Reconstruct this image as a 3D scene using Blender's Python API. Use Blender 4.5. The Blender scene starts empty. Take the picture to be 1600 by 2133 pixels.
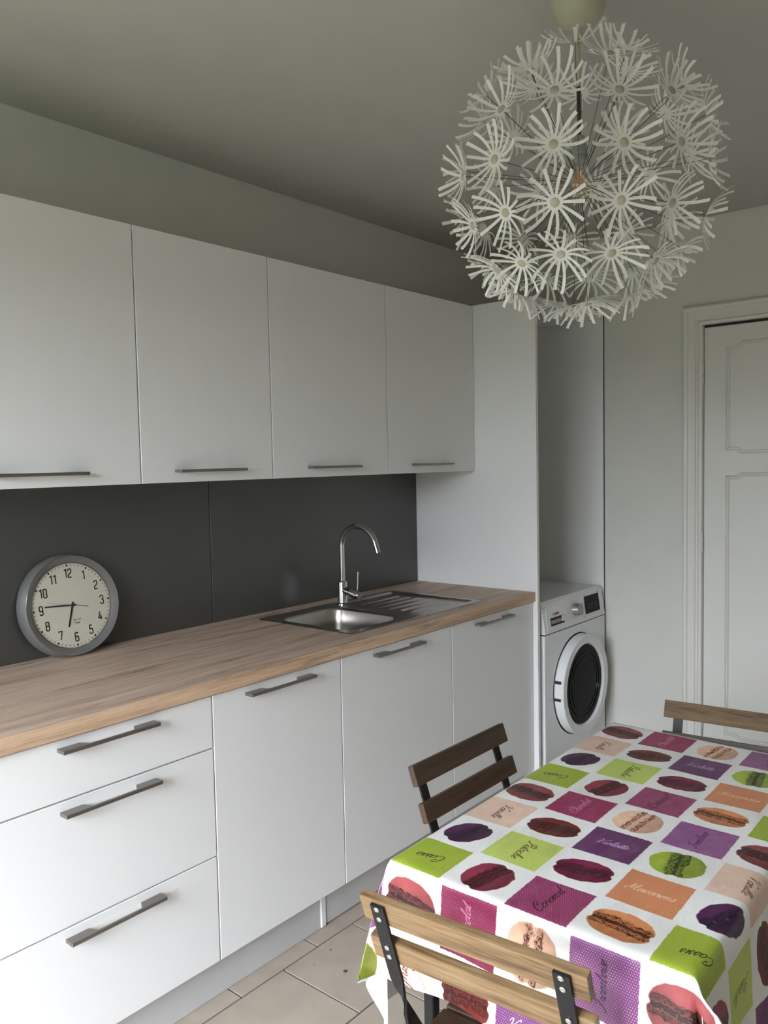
import bpy, bmesh, math, random
import numpy as np
from mathutils import Vector, Matrix

random.seed(7)
D, C = bpy.data, bpy.context
SC = C.scene
COL = SC.collection
PI = math.pi

# ---------------------------------------------------------------- camera
cam = D.objects.new('camera', D.cameras.new('camera'))
COL.objects.link(cam)
CR = Vector((0.64053824, -0.76765135, -0.02054669))
CU = Vector((0.06098584, 0.02417938, 0.99784572))
CF = Vector((0.76550081, 0.64041140, -0.06230368))
M = Matrix((CR, CU, -CF)).transposed().to_4x4()
M.translation = Vector((-3.02015535, -2.33420859, 1.46885652))
cam.matrix_world = M
cam.data.sensor_fit = 'HORIZONTAL'
cam.data.sensor_width = 36.0
cam.data.lens = 1687.812 / 1600 * 36.0
cam.data.clip_start = 0.02
SC.camera = cam

# ---------------------------------------------------------------- sky, view
world = D.worlds.new('overcast_sky')
SC.world = world
world.use_nodes = True
wn, wl = world.node_tree.nodes, world.node_tree.links
bg = wn['Background']
bg.inputs['Color'].default_value = (0.86, 0.92, 1.0, 1)
# CIE overcast sky: three times brighter at the zenith than at the horizon
wtc = wn.new('ShaderNodeTexCoord'); wsx = wn.new('ShaderNodeSeparateXYZ')
wmr = wn.new('ShaderNodeMapRange')
wmr.inputs['To Min'].default_value = 23; wmr.inputs['To Max'].default_value = 47.0
wl.new(wtc.outputs['Generated'], wsx.inputs[0]); wl.new(wsx.outputs['Z'], wmr.inputs['Value'])
wl.new(wmr.outputs['Result'], bg.inputs['Strength'])
SC.view_settings.view_transform = 'Standard'
SC.view_settings.look = 'None'
SC.view_settings.exposure = 0.06
SC.view_settings.gamma = 1.0
SC.view_settings.use_curve_mapping = False
SC.cycles.use_denoising = True
SC.cycles.max_bounces = 10
SC.cycles.diffuse_bounces = 6
SC.cycles.glossy_bounces = 4
SC.cycles.transparent_max_bounces = 12
SC.cycles.sample_clamp_indirect = 8.0

# room constants
XL, XR = -3.95, 0.671          # window wall, door wall
YB, YF = 0.0, -4.6             # kitchen wall, wall behind the camera
H = 2.505
WY0, WY1, WZ0, WZ1 = -2.15, -0.75, 0.06, 2.12   # french window opening

portal = D.lights.new('window_portal', 'AREA')
portal.shape = 'RECTANGLE'
portal.size, portal.size_y = WY1 - WY0, WZ1 - WZ0
portal.cycles.is_portal = True
po = D.objects.new('window_portal', portal)
po.location = (XL - 0.02, (WY0 + WY1) / 2, (WZ0 + WZ1) / 2)
po.rotation_euler = (0, -PI / 2, 0)     # -Z of the lamp points to +X
COL.objects.link(po)

# ---------------------------------------------------------------- materials
def nt(name):
    m = D.materials.new(name)
    m.use_nodes = True
    n, l = m.node_tree.nodes, m.node_tree.links
    return m, n, l, n['Principled BSDF']

def plain(name, col, rough=.5, metal=0.0, spec=.5, bump=0, bscale=60, var=0, vscale=6):
    m, n, l, b = nt(name)
    b.inputs['Base Color'].default_value = (*col, 1)
    b.inputs['Roughness'].default_value = rough
    b.inputs['Metallic'].default_value = metal
    b.inputs['Specular IOR Level'].default_value = spec
    tc = n.new('ShaderNodeTexCoord')
    if var:
        t = n.new('ShaderNodeTexNoise'); t.inputs['Scale'].default_value = vscale
        t.inputs['Detail'].default_value = 5
        l.new(tc.outputs['Object'], t.inputs['Vector'])
        r = n.new('ShaderNodeMapRange')
        r.inputs['From Min'].default_value = .3; r.inputs['From Max'].default_value = .7
        r.inputs['To Min'].default_value = 1 - var; r.inputs['To Max'].default_value = 1 + var
        l.new(t.outputs['Fac'], r.inputs['Value'])
        v = n.new('ShaderNodeVectorMath'); v.operation = 'SCALE'
        v.inputs[0].default_value = col
        l.new(r.outputs['Result'], v.inputs['Scale'])
        l.new(v.outputs['Vector'], b.inputs['Base Color'])
    if bump:
        t = n.new('ShaderNodeTexNoise'); t.inputs['Scale'].default_value = bscale
        t.inputs['Detail'].default_value = 4
        l.new(tc.outputs['Object'], t.inputs['Vector'])
        bp = n.new('ShaderNodeBump'); bp.inputs['Strength'].default_value = bump
        bp.inputs['Distance'].default_value = .002
        l.new(t.outputs['Fac'], bp.inputs['Height'])
        l.new(bp.outputs['Normal'], b.inputs['Normal'])
    return m

def wood(name, dark, mid, light, axis=0, stretch=14, scale=3.0, rough=.5, crack=.0, bump=.15):
    m, n, l, b = nt(name)
    tc = n.new('ShaderNodeTexCoord')
    mp = n.new('ShaderNodeMapping')
    s = [stretch, stretch, stretch]; s[axis] = 1.0
    mp.inputs['Scale'].default_value = s
    l.new(tc.outputs['Object'], mp.inputs['Vector'])
    t1 = n.new('ShaderNodeTexNoise'); t1.inputs['Scale'].default_value = scale
    t1.inputs['Detail'].default_value = 8; t1.inputs['Roughness'].default_value = .62
    t1.inputs['Distortion'].default_value = .4
    l.new(mp.outputs['Vector'], t1.inputs['Vector'])
    t2 = n.new('ShaderNodeTexNoise'); t2.inputs['Scale'].default_value = scale * 5
    t2.inputs['Detail'].default_value = 5
    l.new(mp.outputs['Vector'], t2.inputs['Vector'])
    mx = n.new('ShaderNodeMath'); mx.operation = 'MULTIPLY_ADD'
    mx.inputs[1].default_value = .35
    l.new(t2.outputs['Fac'], mx.inputs[0])
    sc = n.new('ShaderNodeMath'); sc.operation = 'MULTIPLY'; sc.inputs[1].default_value = .65
    l.new(t1.outputs['Fac'], sc.inputs[0]); l.new(sc.outputs[0], mx.inputs[2])
    cr = n.new('ShaderNodeValToRGB')
    e = cr.color_ramp.elements
    e[0].position = .33; e[0].color = (*dark, 1)
    e[1].position = .66; e[1].color = (*light, 1)
    x = e.new(.48); x.color = (*mid, 1)
    l.new(mx.outputs[0], cr.inputs['Fac'])
    out = cr.outputs['Color']
    if crack:
        mp2 = n.new('ShaderNodeMapping')
        s2 = [16, 16, 16]; s2[axis] = 1.7
        mp2.inputs['Scale'].default_value = s2
        l.new(tc.outputs['Object'], mp2.inputs['Vector'])
        t3 = n.new('ShaderNodeTexNoise'); t3.inputs['Scale'].default_value = 1.3
        t3.inputs['Detail'].default_value = 9; t3.inputs['Roughness'].default_value = .7
        l.new(mp2.outputs['Vector'], t3.inputs['Vector'])
        rr = n.new('ShaderNodeMapRange')
        rr.inputs['From Min'].default_value = .56; rr.inputs['From Max'].default_value = .68
        rr.inputs['To Max'].default_value = crack
        l.new(t3.outputs['Fac'], rr.inputs['Value'])
        mm = n.new('ShaderNodeMix'); mm.data_type = 'RGBA'
        mm.inputs['B'].default_value = (*[c * .35 for c in dark], 1)
        l.new(rr.outputs['Result'], mm.inputs['Factor'])
        l.new(out, mm.inputs['A'])
        out = mm.outputs['Result']
    l.new(out, b.inputs['Base Color'])
    b.inputs['Roughness'].default_value = rough
    bp = n.new('ShaderNodeBump'); bp.inputs['Strength'].default_value = bump
    bp.inputs['Distance'].default_value = .001
    l.new(mx.outputs[0], bp.inputs['Height']); l.new(bp.outputs['Normal'], b.inputs['Normal'])
    return m

MW = dict(
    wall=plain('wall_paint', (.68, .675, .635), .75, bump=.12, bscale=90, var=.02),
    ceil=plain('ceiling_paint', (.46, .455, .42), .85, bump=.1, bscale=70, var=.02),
    white=plain('white_melamine', (.78, .78, .78), .38, bump=.02, bscale=200),
    body=plain('carcass_board', (.62, .62, .61), .6),
    gloss=plain('white_enamel', (.78, .79, .80), .25),
    doorpaint=plain('white_gloss_paint', (.74, .735, .70), .42, bump=.06, bscale=25),
    plinth=plain('plinth_board', (.52, .52, .52), .45, bump=.05, bscale=20, var=.04),
    handle=plain('burnished_nickel', (.27, .25, .235), .34, .9),
    chrome=plain('chrome', (.55, .56, .56), .07, 1.0),
    steel=plain('brushed_steel', (.50, .47, .44), .28, 1.0, bump=.05, bscale=300),
    tile=plain('beige_tile', (.40, .34, .28), .42, var=.10, vscale=9, bump=.06, bscale=40),
    grout=plain('brown_grout', (.085, .062, .048), .9, var=.15, vscale=60),
    black=plain('black_steel', (.012, .012, .013), .5, spec=.3),
    rivet=plain('zinc_rivet', (.62, .62, .58), .3, .9),
    knob=plain('satin_chrome', (.48, .48, .47), .3, .9),
    rim=plain('silver_plastic', (.185, .185, .18), .4, .35),
    dial=plain('cream_dial', (.60, .57, .48), .6),
    ink=plain('black_print', (.01, .01, .01), .6),
    greyink=plain('grey_print', (.28, .28, .29), .6),
    grey=plain('grey_metal', (.3, .29, .28), .4, .6),
    paper=None, beige=plain('beige_cap', (.46, .42, .33), .6),
    canopy=plain('ivory_plastic', (.44, .42, .31), .45),
    wire=plain('steel_wire', (.05, .045, .04), .4, .6),
    rod=plain('bronze_rod', (.075, .06, .05), .4, .5),
    socket=plain('grey_socket', (.32, .34, .33), .5),
    filament=plain('amber_filament', (.85, .32, .05), .4),
    darkglass=plain('dark_glass', (.003, .003, .0035), .05, spec=.05),
    screen=plain('black_display', (.008, .008, .010), .15, spec=.07),
    seal=plain('rubber_seal', (.05, .05, .055), .6),
    red=plain('red_print', (.30, .03, .03), .5),
    dark=plain('dark_recess', (.02, .02, .02), .7),
    threadred=plain('red_thread', (.5, .03, .07), .7),
    crumb=plain('dark_crumb', (.06, .045, .035), .9),
    grass=plain('lawn', (.028, .036, .016), .9, var=.3, vscale=2),
    outside=plain('outside_render', (.5, .48, .44), .9),
)
m, n, l, b = nt('splash_laminate')
b.inputs['Base Color'].default_value = (.105, .104, .10, 1)
b.inputs['Roughness'].default_value = .30
b.inputs['Metallic'].default_value = .6
tc = n.new('ShaderNodeTexCoord'); mp = n.new('ShaderNodeMapping')
mp.inputs['Scale'].default_value = (900, 1, 14)
t = n.new('ShaderNodeTexNoise'); t.inputs['Scale'].default_value = 1
bp = n.new('ShaderNodeBump'); bp.inputs['Strength'].default_value = .06; bp.inputs['Distance'].default_value = .001
l.new(tc.outputs['Object'], mp.inputs['Vector']); l.new(mp.outputs['Vector'], t.inputs['Vector'])
l.new(t.outputs['Fac'], bp.inputs['Height']); l.new(bp.outputs['Normal'], b.inputs['Normal'])
MW['splash'] = m
MW['oak'] = wood('oak_worktop', (.32, .22, .165), (.52, .39, .305), (.68, .53, .425), 0, 15, 2.2, .5, crack=.75, bump=.1)
MW['oakedge'] = wood('oak_edge_band', (.33, .21, .13), (.54, .37, .245), (.68, .49, .34), 0, 24, 2.4, .5, crack=.6)
MW['acacia'] = wood('oiled_acacia', (.085, .045, .018), (.205, .128, .062), (.32, .215, .112), 1, 14, 3.2, .45, crack=.6)
MW['brown'] = wood('brown_stained_acacia', (.06, .033, .014), (.125, .076, .036), (.18, .115, .060), 1, 12, 4, .62, crack=.5)
MW['walnut'] = wood('dark_stained_acacia', (.030, .016, .009), (.058, .032, .018), (.090, .052, .028), 1, 12, 4, .45)
m, n, l, b = nt('white_paper')
b.inputs['Base Color'].default_value = (.90, .90, .86, 1); b.inputs['Roughness'].default_value = .8
tr = n.new('ShaderNodeBsdfTranslucent'); tr.inputs['Color'].default_value = (.88, .88, .83, 1)
mx = n.new('ShaderNodeMixShader'); mx.inputs[0].default_value = .28
l.new(b.outputs[0], mx.inputs[1]); l.new(tr.outputs[0], mx.inputs[2])
l.new(mx.outputs[0], n['Material Output'].inputs['Surface'])
MW['paper'] = m
def clear(name, tint=(1, 1, 1), ior=1.45):
    m, n, l, b = nt(name)
    tp = n.new('ShaderNodeBsdfTransparent'); tp.inputs['Color'].default_value = (*tint, 1)
    gl = n.new('ShaderNodeBsdfGlossy'); gl.inputs['Roughness'].default_value = .03
    lw = n.new('ShaderNodeLayerWeight'); pw = n.new('ShaderNodeMath'); pw.operation = 'POWER'; pw.inputs[1].default_value = 4
    fr = n.new('ShaderNodeMath'); fr.operation = 'MULTIPLY_ADD'; fr.inputs[1].default_value = .45; fr.inputs[2].default_value = .025
    l.new(lw.outputs['Facing'], pw.inputs[0]); l.new(pw.outputs[0], fr.inputs[0])
    mx = n.new('ShaderNodeMixShader')
    l.new(fr.outputs[0], mx.inputs[0]); l.new(tp.outputs[0], mx.inputs[1]); l.new(gl.outputs[0], mx.inputs[2])
    l.new(mx.outputs[0], n['Material Output'].inputs['Surface'])
    return m
MW['glass'] = clear('clear_glass', ior=1.25)
MW['bulbglass'] = clear('bulb_glass', (1, .99, .96), 1.3)

# ---------------------------------------------------------------- helpers
def tag(o, label=None, cat=None, group=None, kind=None):
    if label: o['label'] = label
    if cat: o['category'] = cat
    if group: o['group'] = group
    if kind: o['kind'] = kind
    return o

OFF = {}
def thing(name, loc, label, cat, group=None, rz=0):
    o = D.objects.new(name, None); COL.objects.link(o)
    o.location = loc; o.rotation_euler = (0, 0, rz); o.empty_display_size = .05
    tag(o, label, cat, group)
    OFF[o.name] = Vector(loc) if rz == 0 else Vector((0, 0, 0))
    return o

def box(bm, x0, x1, y0, y1, z0, z1, bev=0.0, seg=1, rot=None):
    x0, x1 = min(x0, x1), max(x0, x1); y0, y1 = min(y0, y1), max(y0, y1); z0, z1 = min(z0, z1), max(z0, z1)
    mat = Matrix.Translation(((x0 + x1) / 2, (y0 + y1) / 2, (z0 + z1) / 2))
    if rot is not None: mat = rot @ mat
    mat = mat @ Matrix.Diagonal((x1 - x0, y1 - y0, z1 - z0, 1))
    r = bmesh.ops.create_cube(bm, size=1, matrix=mat)
    if bev:
        es = list({e for v in r['verts'] for e in v.link_edges})
        bmesh.ops.bevel(bm, geom=es, offset=bev, segments=seg, profile=.7, affect='EDGES')
    return bm

def prism(bm, pts, axis, a0, a1):
    """closed polygon of 2D pts extruded along an axis; 2D order is the remaining axes in xyz order"""
    def mk(p, a):
        c = list(p); c.insert(axis, a); return bm.verts.new(c)
    A = [mk(p, a0) for p in pts]; B = [mk(p, a1) for p in pts]
    n = len(pts)
    fs = [bm.faces.new(A), bm.faces.new(B[::-1])]
    for i in range(n): fs.append(bm.faces.new((A[i], B[i], B[(i + 1) % n], A[(i + 1) % n])))
    bmesh.ops.recalc_face_normals(bm, faces=fs)
    return bm

def lathe(bm, prof, mat=None, seg=40, closed=False):
    """profile [(r, h)] turned about local Z"""
    mat = mat or Matrix()
    rings = []
    for r, h in prof:
        if r < 1e-6: rings.append([bm.verts.new(mat @ Vector((0, 0, h)))])
        else: rings.append([bm.verts.new(mat @ Vector((r * math.cos(2 * PI * i / seg), r * math.sin(2 * PI * i / seg), h))) for i in range(seg)])
    fs = []
    rr = rings + ([rings[0]] if closed else [])
    for a, c in zip(rr, rr[1:]):
        for i in range(seg):
            j = (i + 1) % seg
            q = [a[i % len(a)], a[j % len(a)], c[j % len(c)], c[i % len(c)]]
            q = list(dict.fromkeys(q))
            if len(q) > 2:
                try: fs.append(bm.faces.new(q))
                except ValueError: pass
    for f in fs: f.smooth = True
    bmesh.ops.recalc_face_normals(bm, faces=fs)
    return bm

def tube(bm, pts, r, seg=10, cap=True, flat=None):
    """round tube (or flat strip with flat=[(w,t,angle)] per point) along pts"""
    pts = [Vector(p) for p in pts]
    n = len(pts); rings = []
    up = None
    for i, p in enumerate(pts):
        d = (pts[min(i + 1, n - 1)] - pts[max(i - 1, 0)]).normalized()
        if up is None:
            up = Vector((0, 0, 1)) if abs(d.z) < .9 else Vector((0, 1, 0))
        u = (up - d * up.dot(d)).normalized(); up = u
        w = d.cross(u)
        if flat:
            ww, tt, ang = flat[i]
            cu, sw = math.cos(ang), math.sin(ang)
            a = u * cu + w * sw; b2 = w * cu - u * sw
            ring = [bm.verts.new(p + a * (sx * ww / 2) + b2 * (sy * tt / 2)) for sx, sy in ((-1, -1), (1, -1), (1, 1), (-1, 1))]
        else:
            rad = r[i] if isinstance(r, (list, tuple)) else r
            ring = [bm.verts.new(p + (u * math.cos(2 * PI * k / seg) + w * math.sin(2 * PI * k / seg)) * rad) for k in range(seg)]
        rings.append(ring)
    fs = []
    m = len(rings[0])
    for a, c in zip(rings, rings[1:]):
        for k in range(m):
            f = bm.faces.new((a[k], a[(k + 1) % m], c[(k + 1) % m], c[k])); f.smooth = not flat; fs.append(f)
    if cap:
        fs.append(bm.faces.new(rings[0][::-1])); fs.append(bm.faces.new(rings[-1]))
    bmesh.ops.recalc_face_normals(bm, faces=fs)
    return bm

def make(name, bm, mat, parent=None, label=None, at=None, mats=None):
    """bm in world coordinates when parent is an unrotated thing"""
    if isinstance(bm, bpy.types.Mesh): me = bm
    else:
        me = D.meshes.new(name)
        off = None
        p = parent
        while p is not None and p.parent is not None: p = p.parent
        if p is not None and p.name in OFF and at is None:
            bmesh.ops.translate(bm, verts=bm.verts, vec=-OFF[p.name])
        bm.normal_update()
        for e in bm.edges:
            if len(e.link_faces) == 2 and e.calc_face_angle(0) > .55: e.smooth = False
        bm.to_mesh(me); bm.free()
        for mm in (mats or [mat]): me.materials.append(mm)
    o = D.objects.new(name, me); COL.objects.link(o)
    if parent is not None: o.parent = parent
    if at is not None:
        p = parent
        while p is not None and p.parent is not None: p = p.parent
        o.location = Vector(at) - (OFF.get(p.name, Vector()) if p is not None else Vector())
    if label: o['label'] = label
    return o

B = bmesh.new
def struct(name, bm, mat, label, parent=None):
    o = make(name, bm, mat, parent)
    tag(o, label, name.split('_')[0] if parent is None else None, kind='structure')
    return o

# ================================================================ STRUCTURE
T = .12
fl = struct('floor', box(box(B(), XL, XR, YF, YB, -.12, -.0035), XR + .0005, XR + .0495, -1.8985, -1.1095, -.12, .003), MW['grout'], 'floor of beige square tiles laid in staggered rows with brown joints')
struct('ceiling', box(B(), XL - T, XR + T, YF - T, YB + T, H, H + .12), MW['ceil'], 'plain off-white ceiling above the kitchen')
struct('wall_back', box(B(), XL - T, XR + T, YB, YB + T, -.12, H), MW['wall'], 'off-white wall behind the kitchen cabinets')
struct('wall_front', box(B(), XL - T, XR + T, YF - T, YF, -.12, H), MW['wall'], 'off-white wall behind the viewpoint')
bm = B()
DY0, DY1, DZ = -1.108, -1.90, 2.040         # door opening in the right wall
box(bm, XR, XR + T, DY0, YB, -.12, H); box(bm, XR, XR + T, YF, DY1, -.12, H); box(bm, XR, XR + T, DY1, DY0, DZ, H)
box(bm, XR + .05, XR + T, DY1, DY0, -.12, DZ)
struct('wall_right', bm, MW['wall'], 'off-white end wall with the panelled door')
bm = B()
box(bm, XL - T, XL, WY1, YB, -.12, H); box(bm, XL - T, XL, YF, WY0, -.12, H)
box(bm, XL - T, XL, WY0, WY1, WZ1, H); box(bm, XL - T, XL, WY0, WY1, -.12, WZ0)
struct('wall_left', bm, MW['wall'], 'off-white wall with the french window')
bm = B()
yc = (WY0 + WY1) / 2
for a, c in ((WY0, WY0 + .06), (WY1 - .06, WY1), (yc - .055, yc + .055)): box(bm, XL - .08, XL - .03, a, c, WZ0, WZ1, .004)
for a, c in ((WZ0, WZ0 + .12), (WZ1 - .07, WZ1)): box(bm, XL - .079, XL - .031, WY0 + .05, WY1 - .05, a, c, .004)
struct('window_1', bm, MW['doorpaint'], 'white french window frame in the left wall')
# ground outside the window, and an unseen hedge added to block low sky
struct('trim_3', box(B(), XL - 40, XL - T - .01, -30, 25, -.6, -.5), MW['grass'], 'lawn outside the french window')

bm = B(); rh = random.Random(11)
for i in range(60):
    y = -24 + i * .75
    bmesh.ops.create_icosphere(bm, subdivisions=2, radius=1.0, matrix=Matrix.Translation((-16 + rh.uniform(-.4, .4), y, 1.0)) @ Matrix.Diagonal((.9, .8, 1.3 + rh.uniform(-.3, .4), 1)))
    box(bm, -16.5, -15.6, y - .4, y + .4, -.5, 1.9)
struct('trim_4', bm, MW['grass'], 'added hedge outside the window, blocking low sky light')

# floor tiles: rows along the cabinets, half-tile stagger, measured in the photograph
TP = .2985
me_cache = {}
def tile_mesh(w, d):
    k = (round(w, 4), round(d, 4))
    if k not in me_cache:
        bm = box(B(), -w / 2, w / 2, -d / 2, d / 2, -.008, 0, .0005)
        me = D.meshes.new('tile'); bm.to_mesh(me); bm.free(); me.materials.append(MW['tile']); me_cache[k] = me
    return me_cache[k]
G = .0055
j = 0
ytop = -.632 + 2 * TP
while ytop - TP * j > YF:
    y1 = min(ytop - TP * j, YB); y0 = max(ytop - TP * (j + 1), YF)
    xs = (-1.4855 if j % 2 == 0 else -1.341)
    # row j=2 starts at y=-.632 with joints at -1.485 ; row j=1 above it at -1.341
    x = xs + TP * 8
    while x > XL:
        x1 = min(x, XR); x0 = max(x - TP, XL)
        if x1 - x0 > .02 and y1 - y0 > .02:
            make('tile', tile_mesh(x1 - x0 - G, y1 - y0 - G), None, fl, at=((x0 + x1) / 2, (y0 + y1) / 2, random.uniform(-.0004, .0003)))
        x -= TP
    j += 1

# ---------------------------------------------------------------- panelled door and its frame
leaf_y0, leaf_y1 = DY0 - .0016, DY1 + .003
door = struct('door_1', box(B(), XR + .004, XR + .044, leaf_y1, leaf_y0, .008, DZ - .012, .002), MW['doorpaint'], 'white panelled door with moulded panels')
def panel_outline(y0, y1, z0, z1, top, bot, inset=0.0):
    """closed loop (y,z); top/bot = cusp height of the stepped middle part"""
    y0, y1, z0, z1 = y0 - inset, y1 + inset, z0 + inset, z1 - inset
    w = y1 - y0
    P = []
    def run(z, c, ya, yb):
        k = 1 if yb > ya else -1
        d = .05
        pts = [(ya, z)]
        for t in (0, .25, .5, .75, 1): pts.append((ya + k * (.035 + d * .5 * t), z + c * (.5 - .5 * math.cos(PI * t))))
        for t in (1, .75, .5, .25, 0): pts.append((yb - k * (.035 + d * .5 * t), z + c * (.5 - .5 * math.cos(PI * t))))
        pts.append((yb, z)); return pts
    P += run(z1, top, y0, y1); P += run(z0, bot, y1, y0)
    return P
def moulding(pts, x, w=.009, h=.006):
    bm = B(); n = len(pts)
    cy = sum(p[0] for p in pts) / n; cz = sum(p[1] for p in pts) / n
    prof = [(-w, 0), (-w * .5, h), (w * .1, h * .45), (w * .45, h * 1.1), (w, 0)]
    rings = []
    for i in range(n):
        a, c, d = Vector(pts[i - 1]), Vector(pts[i]), Vector(pts[(i + 1) % n])
        t1 = (c - a).normalized(); t2 = (d - c).normalized()
        nn = Vector((t1.y + t2.y, -(t1.x + t2.x)))
        nn = nn.normalized() / max(.5, math.sqrt(max(.01, (1 + t1.dot(t2)) / 2)))
        rings.append([bm.verts.new((x - hh, c.x + nn.x * o, c.y + nn.y * o)) for o, hh in prof])
    fs = []
    for i in range(n):
        a, c = rings[i], rings[(i + 1) % n]
        for k in range(len(prof) - 1): fs.append(bm.faces.new((a[k], a[k + 1], c[k + 1], c[k])))
    bmesh.ops.recalc_face_normals(bm, faces=fs)
    return bm
py0, py1 = -1.212, -1.796
for z0, z1, tp, bt in ((1.493, 1.925, .022, -.014), (.225, 1.367, .014, -.014)):
    make('panel_moulding', moulding(panel_outline(py0, py1, z0, z1, tp, bt), XR + .004), MW['doorpaint'], door)
    bm = B(); pp = panel_outline(py0, py1, z0, z1, tp, bt, .018)
    prism(bm, pp, 0, XR + .001, XR + .004)
    make('panel', bm, MW['doorpaint'], door)
for z in (1.83, 1.08, .28):
    bm = B()
    tube(bm, [(XR - .010, DY0 + .001, z - .045), (XR - .010, DY0 + .001, z - .005)], .006, 10)
    tube(bm, [(XR - .010, DY0 + .001, z - .003), (XR - .010, DY0 + .001, z + .045)], .006, 10)
    box(bm, XR - .0075, XR - .002, DY0, DY0 + .014, z - .045, z + .045)
    make('hinge', bm, MW['doorpaint'], door)
bm = tube(B(), [(XR - .005, -1.86, 1.0), (XR - .05, -1.86, 1.0), (XR - .055, -1.85, 1.0), (XR - .055, -1.75, 1.0)], .009, 10)
make('door_handle', bm, MW['chrome'], door)
bm = B()
box(bm, XR + .010, XR + .040, DY1, DY0, DZ - .0125, DZ - .001); box(bm, XR + .02, XR + .040, DY0 - .0018, DY0, 0, DZ - .012)
make('gap_shadow', bm, MW['dark'], door)  # dark strips put in as the shade inside the door gap
# architrave: stepped profile mitred round the opening
prof = [(0, .0), (0, .020), (.012, .024), (.020, .016), (.026, .016), (.030, .022), (.060, .022), (.064, .028), (.074, .030), (.082, .026), (.088, .012), (.091, 0)]
bm = B()
def corner(o):   # o = offset outwards from opening edge
    return [(DY0 + o, 0.0), (DY0 + o, DZ + o), (DY1 - o, DZ + o), (DY1 - o, 0.0)]
rings = []
for s in range(4):
    rings.append([bm.verts.new((XR - h, corner(o)[s][0], corner(o)[s][1])) for o, h in prof])
fs = []
for a, c in zip(rings, rings[1:]):
    for k in range(len(prof) - 1): fs.append(bm.faces.new((a[k], a[k + 1], c[k + 1], c[k])))
bmesh.ops.recalc_face_normals(bm, faces=fs)
struct('trim_1', bm, MW['doorpaint'], 'white moulded frame around the panelled door')
bm = B()
box(bm, XR - .015, XR, -1.017, -.665, 0, .09, .003)
struct('baseboard_right', bm, MW['doorpaint'], 'white skirting between washing machine niche and door')

# ================================================================ KITCHEN UNITS
Dl, Dw, zw, Du, zub, zut = .6227, .636, .903, .3385, 1.4176, 2.1413
zb, zg1, zg2, ztop = .1306, .718, .4228, .865
hm = None
def handle_mesh():
    global hm
    if hm is None:
        L, w, th = .1265, .031, .0085
        foot, d = .056, .0075
        pts = [(-L, 0), (-L, -w), (L, -w), (L, 0), (L - foot, 0), (L - foot - .012, -w + d), (-L + foot + .012, -w + d), (-L + foot, 0)]
        bm = prism(B(), pts, 2, -th / 2, th / 2)
        bmesh.ops.bevel(bm, geom=list(bm.edges), offset=.0008, segments=1, affect='EDGES')
        hm = D.meshes.new('handle'); bm.to_mesh(hm); bm.free(); hm.materials.append(MW['handle'])
    return hm
def front(name, x0, x1, z0, z1, y, par, hx, hz, th=.019):
    g = .0020
    d = make(name, box(B(), x0 + g, x1 - g, -y, -y + th, z0 + g, z1 - g, .0012), MW['white'], par)
    h = make('handle', handle_mesh(), None, d, at=(hx, -y, hz))
    return d
def shell(x0, x1, y0, y1, z0, z1, t=.016, top=True):
    bm = B()
    box(bm, x0, x0 + t, y0, y1, z0, z1); box(bm, x1 - t, x1, y0, y1, z0, z1)
    box(bm, x0 + t, x1 - t, y0, y1, z0, z0 + t)
    if top: box(bm, x0 + t, x1 - t, y0, y1, z1 - t, z1)
    box(bm, x0 + t, x1 - t, y1 - .005, y1, z0 + t, z1 - t)
    return bm
ULAB = ['white wall cabinet at the far left, above the clock', 'narrower white wall cabinet, second from the left', 'white wall cabinet third from the left, above the sink bowl', 'white wall cabinet touching the tall side panel']
mods = [(-2.3, -1.7), (-1.7, -1.2), (-1.2, -.6), (-.6, -.0015)]
for (x0, x1), lb in zip(mods, ULAB):
    t = thing('wall_cabinet', ((x0 + x1) / 2, -.17, zub), lb, 'cabinet', 'white wall cabinets above the worktop')
    make('body', shell(x0 + .0005, x1 - .0005, -Du + .021, -.002, zub + .002, zut - .001), MW['white'], t)
    hx = {-2.3: -2.001, -1.7: -1.460, -1.2: -.913, -.6: -.327}[x0]
    front('door', x0, x1, zub, zut, Du, t, hx, 1.4535)
LLAB = ['white base cabinet with three stacked drawers under the clock', 'narrower white base cabinet with one door right of the drawers', 'white base cabinet with one door under the sink bowl', 'white base cabinet with one door under the draining board beside the side panel']
for i, ((x0, x1), lb) in enumerate(zip(mods, LLAB)):
    t = thing('base_cabinet', ((x0 + x1) / 2, -.3, zb), lb, 'cabinet', 'white base cabinets under the worktop')
    make('body', shell(x0 + .0005, x1 - .0005, -Dl + .021, -.03, zb + .002, .8635, top=(i != 2 and i != 3)), MW['white'], t)
    hx = [-2.007, -1.461, -.920, -.321][i]
    if i == 0:
        front('drawer', x0, x1, zg1, ztop - .004, Dl, t, hx, .837)
        front('drawer', x0, x1, zg2, zg1, Dl, t, hx, .691)
        front('drawer', x0, x1, zb, zg2, Dl, t, hx, .3955)
    else:
        front('door', x0, x1, zb, ztop - .004, Dl, t, hx, .837)

# plinth: two boards and the joint strip
t = thing('plinth_board', (-1.8, -.56, 0), 'long grey-white plinth board under the drawers, left of the joint strip', 'plinth', 'plinth boards under the base cabinets')
make('board', box(B(), -2.3, -1.262, -.5727, -.557, .0, zb - .002, .001), MW['plinth'], t)
make('joint_strip', box(B(), -1.268, -1.247, -.5775, -.556, .002, zb - .003, .002), MW['white'], t, 'white joint strip')
t = thing('plinth_board', (-.6, -.56, 0), 'grey-white plinth board right of the joint strip, below the sink cabinets', 'plinth', 'plinth boards under the base cabinets')
make('board', box(B(), -1.246, -.001, -.5727, -.557, .004, zb - .002, .001), MW['plinth'], t)

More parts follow.
